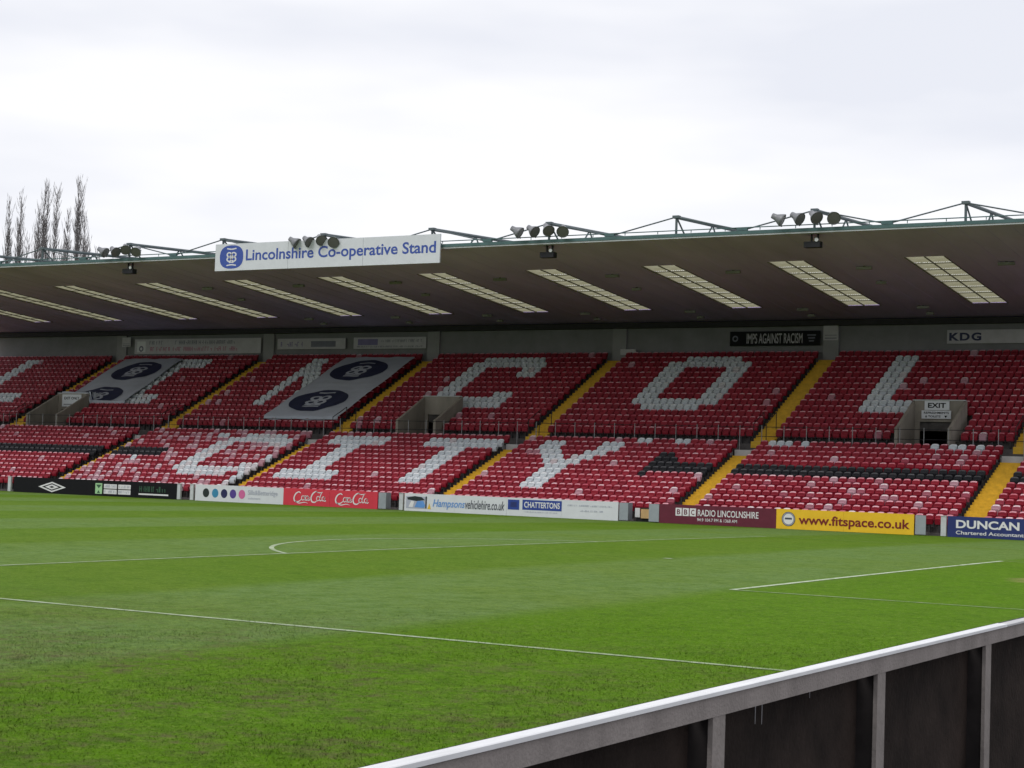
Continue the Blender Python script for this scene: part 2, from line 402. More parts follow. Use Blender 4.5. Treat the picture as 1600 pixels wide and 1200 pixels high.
def stairs(xc, n, row, run, rise, ytop):
    mb = MB()
    for r in range(n):
        y, z = row(r); f = y-.5; z += .11
        mb.box(xc-AH+.02, xc+AH-.02, f-.006, f+run/2-.003, z-rise/2-.16, z+.006, M_yel)
        mb.box(xc-AH+.02, xc+AH-.02, f+run/2, f+run-.007, z-.2, z+rise/2, M_yel)
        mb.box(xc-AH+.04, xc+AH-.04, f-.004, f+.04, z+.0065, z+.0105, M_cream) if r == 0 else None
    return part(mb, 'stairway', stand)
for xc in AIS:
    if xc > X1: continue
    stairs(xc, LN-1, lrow, LRUN, LRISE, 0); stairs(xc, UN, urow, URUN, URISE, 0)
    # first steps from the walkway up to the upper rows
    mb = MB(); mb.box(xc-AH+.02, xc+AH-.02, 63.11, 65.148, 3.2, 3.56, M_land); part(mb, 'landing', stand)

# entrances through the upper rows
for a, b in VOM:
    mb = MB(); yb = 67.84
    for x0, x1 in ((a+.001, a+.16), (b-.16, b-.001)):          # cheek walls that follow the rake
        mb.prism([(x0,65.0,3.5),(x0,65.0,4.85),(x0,65.35,5.0),(x0,yb,6.32),(x0,yb,3.5)], (x1-x0,0,0), M_vom)
    mb.box(a+.162, b-.162, yb-.14, yb-.004, 5.27, 6.32, M_vom)   # header
    o = part(mb, 'entrance_surround', stand)
    m2 = MB(); m2.box(a+.05, b-.05, yb-.16, yb+.02, 6.323, 6.37, M_trim); part(m2, 'parapet_cap', stand)
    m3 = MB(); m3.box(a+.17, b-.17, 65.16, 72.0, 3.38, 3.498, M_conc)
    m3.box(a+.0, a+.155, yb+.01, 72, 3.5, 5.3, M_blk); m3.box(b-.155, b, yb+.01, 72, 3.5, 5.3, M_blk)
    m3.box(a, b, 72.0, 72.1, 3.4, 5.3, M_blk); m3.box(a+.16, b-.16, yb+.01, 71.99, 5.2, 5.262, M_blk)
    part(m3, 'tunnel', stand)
    m4 = MB(); w_ = (b-a-.32)
    m4.box(a+.17, a+.42, yb-.13, yb-.03, 3.5, 5.265, M_vom); part(m4, 'door_jamb', stand)
    m4 = MB(); m4.box(b-.55, b-.17, yb-.13, yb-.03, 3.5, 5.265, M_vom); part(m4, 'door_jamb', stand)

# rail along the front of the upper tier
rail = empty('guard_rail', (0, 65.0-54, 0)); rail.parent = stand; rail.location = (0, 11.0, 3.5)
mb = MB()
for z in (4.30, 4.78): mb.tube((X0,65.0,z), (X1,65.0,z), .017, M_dark, n=5)
part(mb, 'rail_bar', rail)
pm = MB(); pm.tube((0,0,0), (0,0,1.36), .022, M_rpost, n=6); pm.box(-.06,.06,-.06,.06,0,.012,M_steel)
first = None; x = X0+.4
while x < X1:
    if first is None: first = pm.build('post', rail); o = first
    else: o = first.copy(); COL.objects.link(o); o.parent = rail
    o.location = (x+33, 0, 0)
    x += 1.19
# short handrails at the foot of the upper stairs
for xc in AIS:
    if xc > X1-1: continue
    mb = MB()
    for sx in (-.5, .18):
        mb.tube((xc+sx,65.35,3.95), (xc+sx,65.35,4.95), .022, M_dark); mb.tube((xc+sx,66.7,4.5), (xc+sx,66.7,5.6), .022, M_dark)
        mb.tube((xc+sx,65.35,4.95), (xc+sx,66.7,5.6), .022, M_dark)
    part(mb, 'handrail', stand)

# ---- roof
def zr(y): return 12.9-.08*(y-54)
SKY_X = [-.38-6.64*i for i in range(-1, 12)]
SKY_Y0, SKY_Y1, SKY_H = 59.65, 71.2, .93
mb = MB()
def slab(x0, x1, y0, y1):
    n = len(mb.v); zs = lambda y, t: zr(y)+t
    P = [(x0,y0,zs(y0,0)),(x1,y0,zs(y0,0)),(x1,y1,zs(y1,0)),(x0,y1,zs(y1,0))]; T = [(p[0],p[1],p[2]+.10) for p in P]
    mb.face(P[::-1], M_roof); mb.face(T, M_rooftop)
    for i in range(4):
        j = (i+1) % 4; mb.face([P[i],P[j],T[j],T[i]], M_roof)
YB = 75.6
slab(X0, X1, 54.0, SKY_Y0); slab(X0, X1, SKY_Y1, YB)
x = X0
for c in sorted(SKY_X):
    if c-SKY_H > X0 and c+SKY_H < X1: slab(x, c-SKY_H, SKY_Y0, SKY_Y1); x = c+SKY_H
slab(x, X1, SKY_Y0, SKY_Y1)
part(mb, 'roof', stand)
# seams of the soffit sheets
mb = MB(); x = X0+.5
while x < X1:
    if all(abs(x-c) > SKY_H+.1 for c in SKY_X):
        mb.prism([(x,54.05,zr(54.05)-.012),(x+.03,54.05,zr(54.05)-.012),(x+.03,YB-.8,zr(YB-.8)-.012),(x,YB-.8,zr(YB-.8)-.012)], (0,0,.0118), M_roof)
    x += 1.1
part(mb, 'soffit_seam', stand)['kind'] = 'stuff'
mb = MB(); mb.box(X0, X1, 53.93, 53.998, 12.87, 12.935, M_trim); part(mb, 'roof_trim', stand)
mb = MB(); mb.box(X0, X1, 53.90, 54.06, 12.94, 13.09, M_green); part(mb, 'gutter', stand)
mb = MB(); mb.tube((X0,54.0,13.245), (X1,54.0,13.245), .024, M_green, n=6)
x = X0+.2
while x < X1:
    mb.tube((x,54.0,13.12), (x,54.0,13.245), .02, M_green, n=5); x += 1.66
part(mb, 'top_rail', stand)

# skylights: two columns of eight ribbed sheets between bars
def corr(w_, l_):
    v = []; f = []; n = 8
    for j in range(2):
        for i in range(2*n+1):
            v.append((-w_/2+w_*i/(2*n), (j-.5)*l_, (.018 if i % 2 else -.006)+.08*l_*(.5-j)))
    N = 2*n+1
    for i in range(2*n): f.append((i, i+N, i+N+1, i+1))
    me = bpy.data.meshes.new('pane'); me.from_pydata(v, [], f); me.materials.append(M_sky); me.update(); return me
NP = 8; PL = (SKY_Y1-SKY_Y0)/NP; PW = SKY_H
pane_me = corr(PW-.05, PL-.04)
for c in SKY_X:
    if not (c-SKY_H > X0 and c+SKY_H < X1): continue
    mb = MB()
    for xx in (c-SKY_H+.018, c, c+SKY_H-.018):
        h = .018
        mb.prism([(xx-h,SKY_Y0,zr(SKY_Y0)-.03),(xx+h,SKY_Y0,zr(SKY_Y0)-.03),(xx+h,SKY_Y1,zr(SKY_Y1)-.03),(xx-h,SKY_Y1,zr(SKY_Y1)-.03)], (0,0,.06), M_bar)
    for k in range(1, NP):
        yy = SKY_Y0+PL*k; mb.box(c-SKY_H+.04, c+SKY_H-.04, yy-.022, yy+.022, zr(yy)-.03, zr(yy)-.002, M_bar)
    fr = part(mb, 'skylight', stand)
    for k in range(NP):
        for s in (-.5, .5):
            o = link('pane', pane_me, fr); yy = SKY_Y0+PL*(k+.5)
            o.location = (c+s*SKY_H+33, yy-54, zr(yy)+.03)

# trusses above the roof
TRX = [2.97-6.6*i for i in range(-1, 12)]
def ztop(y): return 13.89+.052*(y-54.2)
for i, x in enumerate(TRX):
    if x > X1 or x < X0: continue
    t = empty('roof_truss', (x+33, .2, 13)); t.parent = stand
    mb = MB(); mb.tube((x,54.2,ztop(54.2)), (x,74.8,ztop(74.8)), .085, M_tr, n=8); part(mb, 'top_chord', t)
    mb = MB(); mb.tube((x,54.2,13.0), (x,54.2,ztop(54.2)+.03), .06, M_tr, n=8); mb.box(x-.16,x+.16,54.08,54.32,ztop(54.2)-.05,ztop(54.2)+.07,M_tr); part(mb, 'front_post', t)
    nodes = [54.2, 58.3, 62.4, 66.5, 70.6, 74.6]
    for a, b in zip(nodes[:-1], nodes[1:]):
        for p, q in ((a, a+(b-a)*.34), (b, b-(b-a)*.34)):
            mb = MB(); mb.tube((x,p,ztop(p)), (x,q,zr(q)+.1), .042, M_tr, n=6); part(mb, 'brace', t)
    for s in (-1, 1):
        mb = MB(); mb.tube((x,54.15,ztop(54.2)), (x+s*3.28,54.05,13.14), .032, M_tr, n=6); part(mb, 'tie_rod', t)
        # lower gusset where the ties meet the gutter
    mb = MB(); mb.box(x+3.05,x+3.55,53.98,54.1,13.12,13.24,M_green); part(mb, 'gusset', t)

# ------------------------------------------------------------------ seats
def seat_geo():
    v = []; f = []; m = []           # m: 0 plastic, 1 bracket
    W = .193
    def grid(rows, mm=0, mid=None):
        o = len(v); nc = len(rows[0])
        for r in rows: v.extend(r)
        for i in range(len(rows)-1):
            for j in range(nc-1): f.append((o+i*nc+j, o+i*nc+j+1, o+(i+1)*nc+j+1, o+(i+1)*nc+j)); m.append(mm if mid is None or j in mid else 0)
    xs = [-W, -W*.72, -W*.3, W*.3, W*.72, W]; c = [-.05, -.02, -.004, -.004, -.02, -.05]; zt = [-.075, -.018, 0, 0, -.018, -.075]
    # backrest: front, rolled top lip with painted highlight, back
    grid([[(x, -.085+k, .42) for x, k in zip(xs, c)], [(x, -.06+k, .745+t) for x, k, t in zip(xs, c, zt)]])
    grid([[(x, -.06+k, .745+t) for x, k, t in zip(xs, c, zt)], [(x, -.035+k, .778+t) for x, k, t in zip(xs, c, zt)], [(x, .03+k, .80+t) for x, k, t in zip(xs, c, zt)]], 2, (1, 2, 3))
    grid([[(x, .03+k, .80+t) for x, k, t in zip(xs, c, zt)], [(x, -.055+k, .42) for x, k in zip(xs, c)]])
    # tipped-up pan with rounded upper edge
    xp = [-.17, -.1, .1, .17]
    grid([[(x, -.16, .36) for x in xp], [(x, -.235, .60-(.03 if abs(x) > .15 else 0)) for x in xp], [(x, -.205, .635-(.04 if abs(x) > .15 else 0)) for x in xp], [(x, -.165, .62-(.04 if abs(x) > .15 else 0)) for x in xp], [(x, -.09, .37) for x in xp]])
    o = len(v)
    v.extend([(-.03,-.12,.0),(.03,-.12,.0),(.03,.02,.0),(-.03,.02,.0),(-.03,-.12,.42),(.03,-.12,.42),(.03,.0,.42),(-.03,.0,.42)])
    for q in ((0,1,5,4),(1,2,6,5),(3,0,4,7),(2,3,7,6)): f.append(tuple(o+i for i in q)); m.append(1)
    return np.array(v), f, m
SV, SF, SM = seat_geo()
def seat_mesh(name, plastic, edge):
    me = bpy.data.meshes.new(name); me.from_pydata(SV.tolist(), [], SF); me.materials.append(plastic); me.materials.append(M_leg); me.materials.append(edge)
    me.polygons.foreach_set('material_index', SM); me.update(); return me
PITCHX = 12.0/28

def rect(r0, r1, c0, c1): return {(r, c) for r in range(r0, r1+1) for c in range(c0, c1+1)}
UW = {b: set() for b in range(-1, 6)}; LW = {b: set() for b in range(-1, 6)}; LB = {b: set() for b in range(-1, 6)}
UW[0] = rect(4, 13, 8, 10) | rect(4, 5, 8, 17)                                       # L
UW[1] = rect(5, 12, 8, 10) | rect(5, 12, 17, 19) | rect(12, 13, 10, 17) | rect(4, 5, 10, 17) | rect(12, 12, 8, 19) | rect(5, 5, 8, 19)   # O
UW[2] = rect(5, 12, 8, 10) | rect(12, 13, 9, 18) | rect(12, 12, 8, 19) | rect(10, 11, 17, 19) | rect(4, 5, 9, 18) | rect(5, 6, 17, 19) | {(4, 19)}   # C
UW[3] = rect(4, 13, 9, 10) | {(13, 11)} | {(r, c) for r in range(4, 13) for c in range(10+int((12.6-r)*.72), 12+int((13.3-r)*.72))} | rect(4, 13, 20, 22)    # N
UW[4] = rect(12, 13, 12, 19) | rect(4, 5, 12, 19) | rect(4, 13, 13, 15)                # I
UW[5] = rect(4, 13, 10, 12) | rect(4, 5, 10, 21)                                      # L
LW[3] = rect(4, 10, 15, 17) | rect(12, 12, 18, 24) | rect(11, 11, 16, 26) | rect(10, 10, 24, 26) | rect(5, 5, 25, 27) | rect(4, 4, 15, 27) | rect(3, 3, 17, 24) | {(12, 13), (12, 14), (7, 27), (3, 27), (2, 27), (1, 27), (0, 27), (6, 5)}
LW[2] = rect(11, 12, 2, 10) | rect(3, 4, 2, 10) | rect(3, 12, 5, 7) | rect(11, 12, 17, 27) | rect(3, 12, 21, 23)
for r in range(3, 13):
    if r <= 7: LW[1] |= rect(r, r, 7, 9)
for r, l, q in ((12, 3, 11), (11, 3, 11), (10, 4, 10), (9, 5, 9), (8, 6, 8)): LW[1] |= rect(r, r, l, l+2) | rect(r, r, q, q+2)
LB[1] = rect(7, 8, 20, 27) | rect(9, 9, 20, 22) | rect(10, 10, 20, 21) | {(6, 20)}
for b in (-1, 0, 4, 5): LB[b] = rect(7, 8, 0, 27)
LB[3] = rect(7, 8, 0, 8)
for c in (1, 2, 3, 5, 20, 22, 23, 25): LW[0].add((13, c)) if random.random() < .8 else None
for c in (15, 16, 20, 21): LW[1].add((13, c))

def soiled(tier, b, r, c):
    """share of weather-bleached seats"""
    h = math.sin(b*12.9+r*4.1+c*1.7)*math.sin(r*2.3-c*.9+b)
    if tier == 'l' and b == 3: return .42 if h > -.35 else .15
    if tier == 'l' and b == 0: return .55 if h > .9 else .012
    if tier == 'u' and b == 0: return .5 if h > .88 else .012
    if tier == 'l' and r >= 12: return .10
    return .015
seats = []
for b in range(-1, 6):
    xl = 2.97-BAY*(b+1)+AH
    for tier, n, row in (('l', LN, lrow), ('u', UN, urow)):
        for r in range(n):
            y, z = row(r)
            for c in range(28):
                x = xl+(c+.5)*PITCHX
                if x < X0+.3 or x > X1-.3: continue
                if tier == 'u' and r < 4 and any(a-.2 < x < e+.2 for a, e in VOM): continue
                k = 'w' if (r, c) in (UW if tier == 'u' else LW)[b] else 'k' if tier == 'l' and (r, c) in LB[b] else 'r'
                tone = random.uniform(.93, .999) if random.random() < soiled(tier, b, r, c) else random.uniform(.01, .82)
                seats.append((x, y+random.uniform(-.01, .01), z, k, tone))
def size_in_view(s):
    p = Vector((s[0], s[1], s[2]+.6))-CAM; d = p.dot(_f); u = FPX*p.dot(_rr)/d
    return FPX/d if abs(u) < 795 else 0
near = sorted(range(len(seats)), key=lambda i: -size_in_view(seats[i]))[:300]
nearset = set(near)
PL_ = {'r': (M_red, M_rede), 'w': (M_wht, M_whte), 'k': (M_bks, M_bke)}
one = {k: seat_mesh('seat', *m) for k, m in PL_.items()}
for i in near:
    x, y, z, k, t = seats[i]; o = link('seat', one[k], stand); o.location = (x+33, y-54, z)
def mass(items, name):
    n = len(items); nv = len(SV); sizes = np.array([len(q) for q in SF]); li = np.concatenate([np.array(q) for q in SF])
    V = np.empty((n, nv, 3), np.float32)
    P = np.array([(s[0], s[1], s[2]) for s in items], np.float32)
    ja = rng.normal(0, .02, n)       # slight tilt of each back
    V[:] = SV[None].astype(np.float32); V[:,:,1] += (V[:,:,2]-.4)*ja[:,None]; V += P[:,None,:]
    V -= np.array([-33, 54, 0], np.float32)
    me = bpy.data.meshes.new(name); me.vertices.add(n*nv); me.vertices.foreach_set('co', V.ravel())
    L = (li[None]+(np.arange(n)*nv)[:,None]).ravel().astype(np.int32); me.loops.add(len(L)); me.loops.foreach_set('vertex_index', L)
    st = np.concatenate([[0], np.cumsum(sizes)[:-1]]); nl = len(li)
    me.polygons.add(n*len(SF)); me.polygons.foreach_set('loop_start', (st[None]+(np.arange(n)*nl)[:,None]).ravel().astype(np.int32))
    me.polygons.foreach_set('loop_total', np.tile(sizes, n).astype(np.int32))
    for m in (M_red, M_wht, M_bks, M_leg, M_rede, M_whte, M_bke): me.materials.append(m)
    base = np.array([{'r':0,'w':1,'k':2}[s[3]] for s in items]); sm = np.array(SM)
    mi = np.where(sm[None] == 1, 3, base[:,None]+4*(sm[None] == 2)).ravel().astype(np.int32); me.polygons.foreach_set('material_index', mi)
    at = me.attributes.new('tone', 'FLOAT', 'POINT'); at.data.foreach_set('value', np.repeat([s[4] for s in items], nv).astype(np.float32))
    me.update(); o = link(name, me, stand); o['kind'] = 'stuff'; return o
mass([s for i, s in enumerate(seats) if i not in nearset], 'seating')

# ------------------------------------------------------------------ flat artwork on boards
class Plane:
    """u to the right, v up, on a plane facing the pitch"""
    def __init__(s, o, u=(1,0,0), v=(0,0,1)): s.o = Vector(o); s.u = Vector(u); s.v = Vector(v)
    def __call__(s, a, b, off=0):
        n = s.u.cross(s.v).normalized(); return s.o+a*s.u+b*s.v+off*n
def poly(mb, P, pts, m, off=.004): mb.face([P(a, b, off) for a, b in pts], m)
def rectf(mb, P, a0, a1, b0, b1, m, off=.004): poly(mb, P, [(a0,b0),(a1,b0),(a1,b1),(a0,b1)], m, off)
def disc(mb, P, a, b, ra, rb, m, off=.004, n=28, pw=1.0):
    f = lambda t: (math.copysign(abs(math.cos(t))**pw, math.cos(t)), math.copysign(abs(math.sin(t))**pw, math.sin(t)))
    poly(mb, P, [(a+ra*f(2*math.pi*i/n)[0], b+rb*f(2*math.pi*i/n)[1]) for i in range(n)], m, off)
def ring(mb, P, a, b, r0, r1, m, off=.004, n=24, sx=1, t0=0, t1=2*math.pi):
    for i in range(n):
        p, q = t0+(t1-t0)*i/n, t0+(t1-t0)*(i+1)/n
        poly(mb, P, [(a+sx*r0*math.cos(p), b+r0*math.sin(p)), (a+sx*r1*math.cos(p), b+r1*math.sin(p)), (a+sx*r1*math.cos(q), b+r1*math.sin(q)), (a+sx*r0*math.cos(q), b+r0*math.sin(q))], m, off)
def stroke(mb, P, pts, wd, m, off=.006, k=8):
    """Catmull-Rom ribbon; wd a width or one per point"""
    p = [Vector((a, b)) for a, b in pts]; p = [2*p[0]-p[1]]+p+[2*p[-1]-p[-2]]
    ws = [wd]*len(pts) if isinstance(wd, (int, float)) else list(wd)
    L = []
    for i in range(1, len(p)-2):
        for j in range(k):
            t = j/k
            q = .5*((2*p[i])+(p[i+1]-p[i-1])*t+(2*p[i-1]-5*p[i]+4*p[i+1]-p[i+2])*t*t+(3*p[i]-p[i-1]-3*p[i+1]+p[i+2])*t**3)
            L.append((q, ws[i-1]*(1-t)+ws[i]*t))
    L.append((p[-2], ws[-1]))
    E_ = []
    for i, (q, ww) in enumerate(L):
        t = (L[min(i+1, len(L)-1)][0]-L[max(i-1, 0)][0]); t = t.normalized() if t.length > 1e-9 else Vector((1,0))
        nn = Vector((-t.y, t.x))*ww/2; E_.append((q+nn, q-nn))
    for (a, b), (c, d) in zip(E_[:-1], E_[1:]): poly(mb, P, [b, d, c, a], m, off)
_fonts = {}
def text_shapes(body, bold=0, shear=0, space=1.0):
    key = (body, bold, shear, space)
    if key not in _fonts:
        cu = bpy.data.curves.new('t', 'FONT'); cu.body = body; cu.size = 1; cu.offset = bold; cu.shear = shear; cu.space_character = space; cu.resolution_u = 4
        ob = bpy.data.objects.new('t', cu); COL.objects.link(ob)
        dg = bpy.context.evaluated_depsgraph_get(); me = bpy.data.meshes.new_from_object(ob.evaluated_get(dg))
        v = [tuple(q.co)[:2] for q in me.vertices]; f = [tuple(q.vertices) for q in me.polygons]
        bpy.data.objects.remove(ob); bpy.data.curves.remove(cu); bpy.data.meshes.remove(me)
        _fonts[key] = (v, f)
    return _fonts[key]
def glyphs(v, f):
    """faces of a text mesh grouped letter by letter"""
    par = list(range(len(v)))
    def find(i):
        while par[i] != i: par[i] = par[par[i]]; i = par[i]
        return i
    for q in f:
        for i in q[1:]: par[find(i)] = find(q[0])
    g = {}
    for q in f: g.setdefault(find(q[0]), []).append(q)
    L = []
    for fs in g.values():
        xs = [v[i][0] for q in fs for i in q]; L.append([min(xs), max(xs), fs])
    L.sort(key=lambda e: e[0]+e[1]); M_ = []
    for e in L:
        if M_ and min(e[1], M_[-1][1])-max(e[0], M_[-1][0]) > .6*min(e[1]-e[0], M_[-1][1]-M_[-1][0]):
            M_[-1] = [min(e[0], M_[-1][0]), max(e[1], M_[-1][1]), M_[-1][2]+e[2]]
        else: M_.append(e)
    return [e[2] for e in M_]
def text(mb, P, body, a0, a1, b0, b1, m, bold=.01, shear=0, off=.006, space=1.0, big=False):
    """fit to the box a0..a1 x b0..b1; big: every letter becomes a part of its own"""
    v, f = text_shapes(body, bold, shear, space)
    xs = [q[0] for q in v]; ys = [q[1] for q in v]; x0, x1, y0, y1 = min(xs), max(xs), min(ys), max(ys)
    T = lambda q: P(a0+(q[0]-x0)/(x1-x0)*(a1-a0), b0+(q[1]-y0)/(y1-y0)*(b1-b0), off)
    for fs in (glyphs(v, f) if big else [f]):
        if big:
            t_ = MB(); mb.letters = getattr(mb, 'letters', []); mb.letters.append(t_)
        else: t_ = mb
        ids = sorted({i for q in fs for i in q}); ix = {i: len(t_.v)+k for k, i in enumerate(ids)}
        t_.v += [tuple(T(v[i])) for i in ids]; k = t_.mi(m)
        for q in fs: t_.f.append(tuple(ix[i] for i in q)); t_.m.append(k)
def letter_parts(mb, t):
    for nm, l in getattr(mb, 'extra', []): part(l, nm, t)
    for l in getattr(mb, 'letters', []): part(l, 'letter', t)
def blur_text(mb, P, a0, a1, b0, b1, m, seed, off=.006, gap=.3):
    """lettering that the photograph does not resolve: uneven short strokes"""
    rr = random.Random(seed); a = a0; h = b1-b0
    while a < a1-.25*h:
        if rr.random() < .16: a += h*.45; continue
        w_ = h*rr.uniform(.35, .7); w_ = min(w_, a1-a); s = .16*h; k = rr.random()
        if k < .7: rectf(mb, P, a, a+s, b0, b1, m, off)
        if k > .3: rectf(mb, P, a+w_-s, a+w_, b0, b1 if k < .8 else b0+h*.6, m, off)
        if k < .5: rectf(mb, P, a+s, a+w_-s, b1-s, b1, m, off)
        if k > .2: rectf(mb, P, a+s, a+w_-s, b0+h*.42, b0+h*.42+s, m, off)
        a += w_+h*gap*.6

def coop_emblem(mb, P, a, b, s, blue, white, sq=False):
    """roundel with a four-lobed knot between curved bars; s = half height"""
    if sq: disc(mb, P, a, b, s*1.28, s*1.03, white, .004, 40, .78); disc(mb, P, a, b, s*1.23, s*.97, blue, .007, 40, .78)
    else: disc(mb, P, a, b, s, s, blue, .007, 40)
    k = s*.19; hx = 1.3 if sq else 1.0
    for sx in (-1, 1):
        for sy in (-1, 1): ring(mb, P, a+sx*k*.95*hx, b+sy*k*1.0, k*.62, k*1.18, white, .011, sx=hx)
    ring(mb, P, a, b, k*.25, k*.55, white, .012)
    for sy in (-1, 1): stroke(mb, P, [(a-s*.38*hx, b+sy*s*.70), (a, b+sy*s*.64), (a+s*.38*hx, b+sy*s*.70)], s*.1, white, .011)
    stroke(mb, P, [(a-s*.24, b-s*.47), (a, b-s*.43), (a+s*.24, b-s*.47)], s*.08, white, .011)

# ---- the stand's name board
t = empty('name_board', (-29.6, 53.7, 12.15)); tag(t, 'long white sign on the roof edge reading Lincolnshire Co-operative Stand', 'sign')
for a, b in zip((-36.72, -31.9, -27.2), (-31.91, -27.21, -22.62)):
    mb = MB(); mb.box(a, b-.006, 53.70, 53.78, 12.15, 13.57, M_white); part(mb, 'panel', t)
mb = MB(); P = Plane((0, 53.70, 0)); coop_emblem(mb, P, -35.62, 12.87, .64, M_blue, M_wprint, True); part(mb, 'emblem', t)
mb = MB(); text(mb, P, 'Lincolnshire Co-operative Stand', -34.66, -22.86, 12.47, 13.24, M_blue, .018, big=True); letter_parts(mb, t)
mb = MB(); 
for x in (-36.2, -29.6, -23.2): mb.box(x-.04, x+.04, 53.79, 53.95, 12.5, 13.1, M_tr)
part(mb, 'bracket', t)

# ---- floodlights: clusters of four lamps at every other truss
LX = [2.97-6.6-BAY*i for i in range(4)]
def lamp_proto(name):
    ax = Vector((0, 0, 1))
    return ax
def floodlight(x, z, aim, label, group):
    t = empty('floodlight', (x, 53.62, z)); tag(t, label, 'floodlight', group)
    d = Vector(aim).normalized(); c = Vector((x, 53.62, z))
    mb = MB(); mb.lathe(c, d, [(-.34,.02),(-.34,.12),(-.16,.14),(-.10,.17),(.03,.24),(.12,.28),(.17,.29),(.17,.275)], M_lamp, 16); part(mb, 'reflector', t, True)
    mb = MB(); mb.lathe(c, d, [(.16,.288),(.19,.30),(.19,.27),(.18,.26)], M_lampd, 16); part(mb, 'rim', t)
    mb = MB(); mb.lathe(c, d, [(.175,.275),(.182,.14),(.185,.0)], M_glass, 16); part(mb, 'glass', t)
    mb = MB(); mb.box(x-.2, x+.2, 53.66, 53.76, z-.03, z+.05, M_lampd); mb.tube((x, 53.70, z), (x, 53.93, 13.2), .035, M_lampd); part(mb, 'bracket', t)
M_glass = mat('lamp_glass', (.15,.14,.145), .3, .1, 4, .4)
where = ['right', 'second from right', 'third from right', 'leftmost']
side = ['above the rightmost black box', 'right of the long white sign', 'before the long white sign', 'beside the bare trees']
for i, x in enumerate(LX):
    offs = [-1.42, -.58, .22, 1.05]; zz = [13.50, 13.50, 13.56, 13.46]
    aims = [(.95,.18,-.50), (.92,-.22,-.55), (.72,-.55,-.62), (.42,-.80,-.55)]
    nm = ['first floodlight', 'second floodlight', 'third floodlight', 'last floodlight']
    for k in range(4):
        a = list(aims[k]); a[0] += random.uniform(-.12, .12); a[2] += random.uniform(-.08, .08)
        floodlight(x+offs[k], zz[k]+random.uniform(-.03, .03), a, f'{nm[k]} from the left of the four {side[i]}', 'round floodlights along the roof edge')
    t = empty('loudspeaker', (x-.1, 54.35, 12.3))
    tag(t, ['black box hung under the roof edge at the far right', 'black box hung under the roof edge right of the long white sign', 'black box under the roof edge behind the long white sign', 'black box hung under the roof edge left of the long white sign'][i], 'loudspeaker', 'black boxes under the roof edge')
    mb = MB(); mb.box(x-.48, x+.26, 54.2, 54.55, 12.28, 12.54, M_dark); part(mb, 'case', t)
    mb = MB(); mb.lathe((x+.12, 54.2, 12.60), (0,-1,0), [(0,.085),(.05,.085),(.051,0)], M_wprint, 12); part(mb, 'lamp', t)
    for dx in (-.2, .09):
        mb = MB(); mb.box(x+dx, x+dx+.06, 54.3, 54.4, 12.54, 12.87, M_dark); part(mb, 'hanger', t)

# small fittings under the roof
ORD = ['first', 'second', 'third', 'fourth', 'fifth', 'sixth', 'seventh', 'eighth']
places = {0: 'front', 1: 'middle', 2: 'back', 3: 'rear'}
for bay in range(8):
    x = 2.9-6.64*bay
    for j, (dx, y, lx, ly) in enumerate(((0, 61.3, .75, .16), (-.3, 64.8, .5, .14), (-.2, 71.5, .62, .16), (-.35, 73.3, .38, .2))):
        if y == 64.8 and bay % 2 == 0: continue
        xx = x+dx; mb = MB(); z = zr(y)
        mb.box(xx-lx/2, xx+lx/2, y-ly/2, y+ly/2, z-.16, z-.03, M_conc); 
        mb.box(xx-.05, xx+.05, y-.05, y+.05, z-.03, z+.003, M_dark)
        tag(mb.build('ceiling_light'), f'small grey light fitting under the soffit, {ORD[bay if j != 1 else bay//2]} from the right in the {places[j]} row', 'light fitting', f'{places[j]} light fittings under the roof')

# ---- exit signs
def sign(name, label, x0, x1, y, z0, z1, art, cat='sign', bmat=None, th=.05, group=None):
    t = empty(name, ((x0+x1)/2, y, z0)); tag(t, label, cat, group)
    mb = MB(); mb.box(x0, x1, y, y+th, z0, z1, bmat or M_white); part(mb, 'panel', t)
    mb = MB(); art(mb, Plane((0, y, 0)))
    letter_parts(mb, t)
    if mb.f: part(mb, 'print', t)['kind'] = 'stuff'
    return t
sign('exit_sign', 'white EXIT sign over the right stand entrance', -2.60, -1.36, 67.63, 5.86, 6.30, lambda m, P: text(m, P, 'EXIT', -2.43, -1.53, 5.96, 6.21, M_blackb, .03, big=True))
def refr(m, P):
    text(m, P, 'REFRESHMENTS', -2.62, -1.37, 5.66, 5.77, M_blackb, .02); text(m, P, '& TOILETS', -2.55, -1.78, 5.48, 5.59, M_blackb, .02)
    poly(m, P, [(-1.6,5.58),(-1.44,5.58),(-1.52,5.46)], M_blackb)
sign('refreshments_sign', 'white two line sign below the EXIT sign', -2.74, -1.26, 67.60, 5.42, 5.83, refr)
def exl(m, P): text(m, P, 'EXIT ONLY', -60.9, -59.55, 5.92, 6.10, M_blackb, .02); rectf(m, P, -60.95, -59.6, 5.58, 5.62, M_blackb)
sign('exit_only_sign', 'white EXIT ONLY sign at the left stand entrance', -61.1, -59.4, 67.63, 5.45, 6.26, exl)

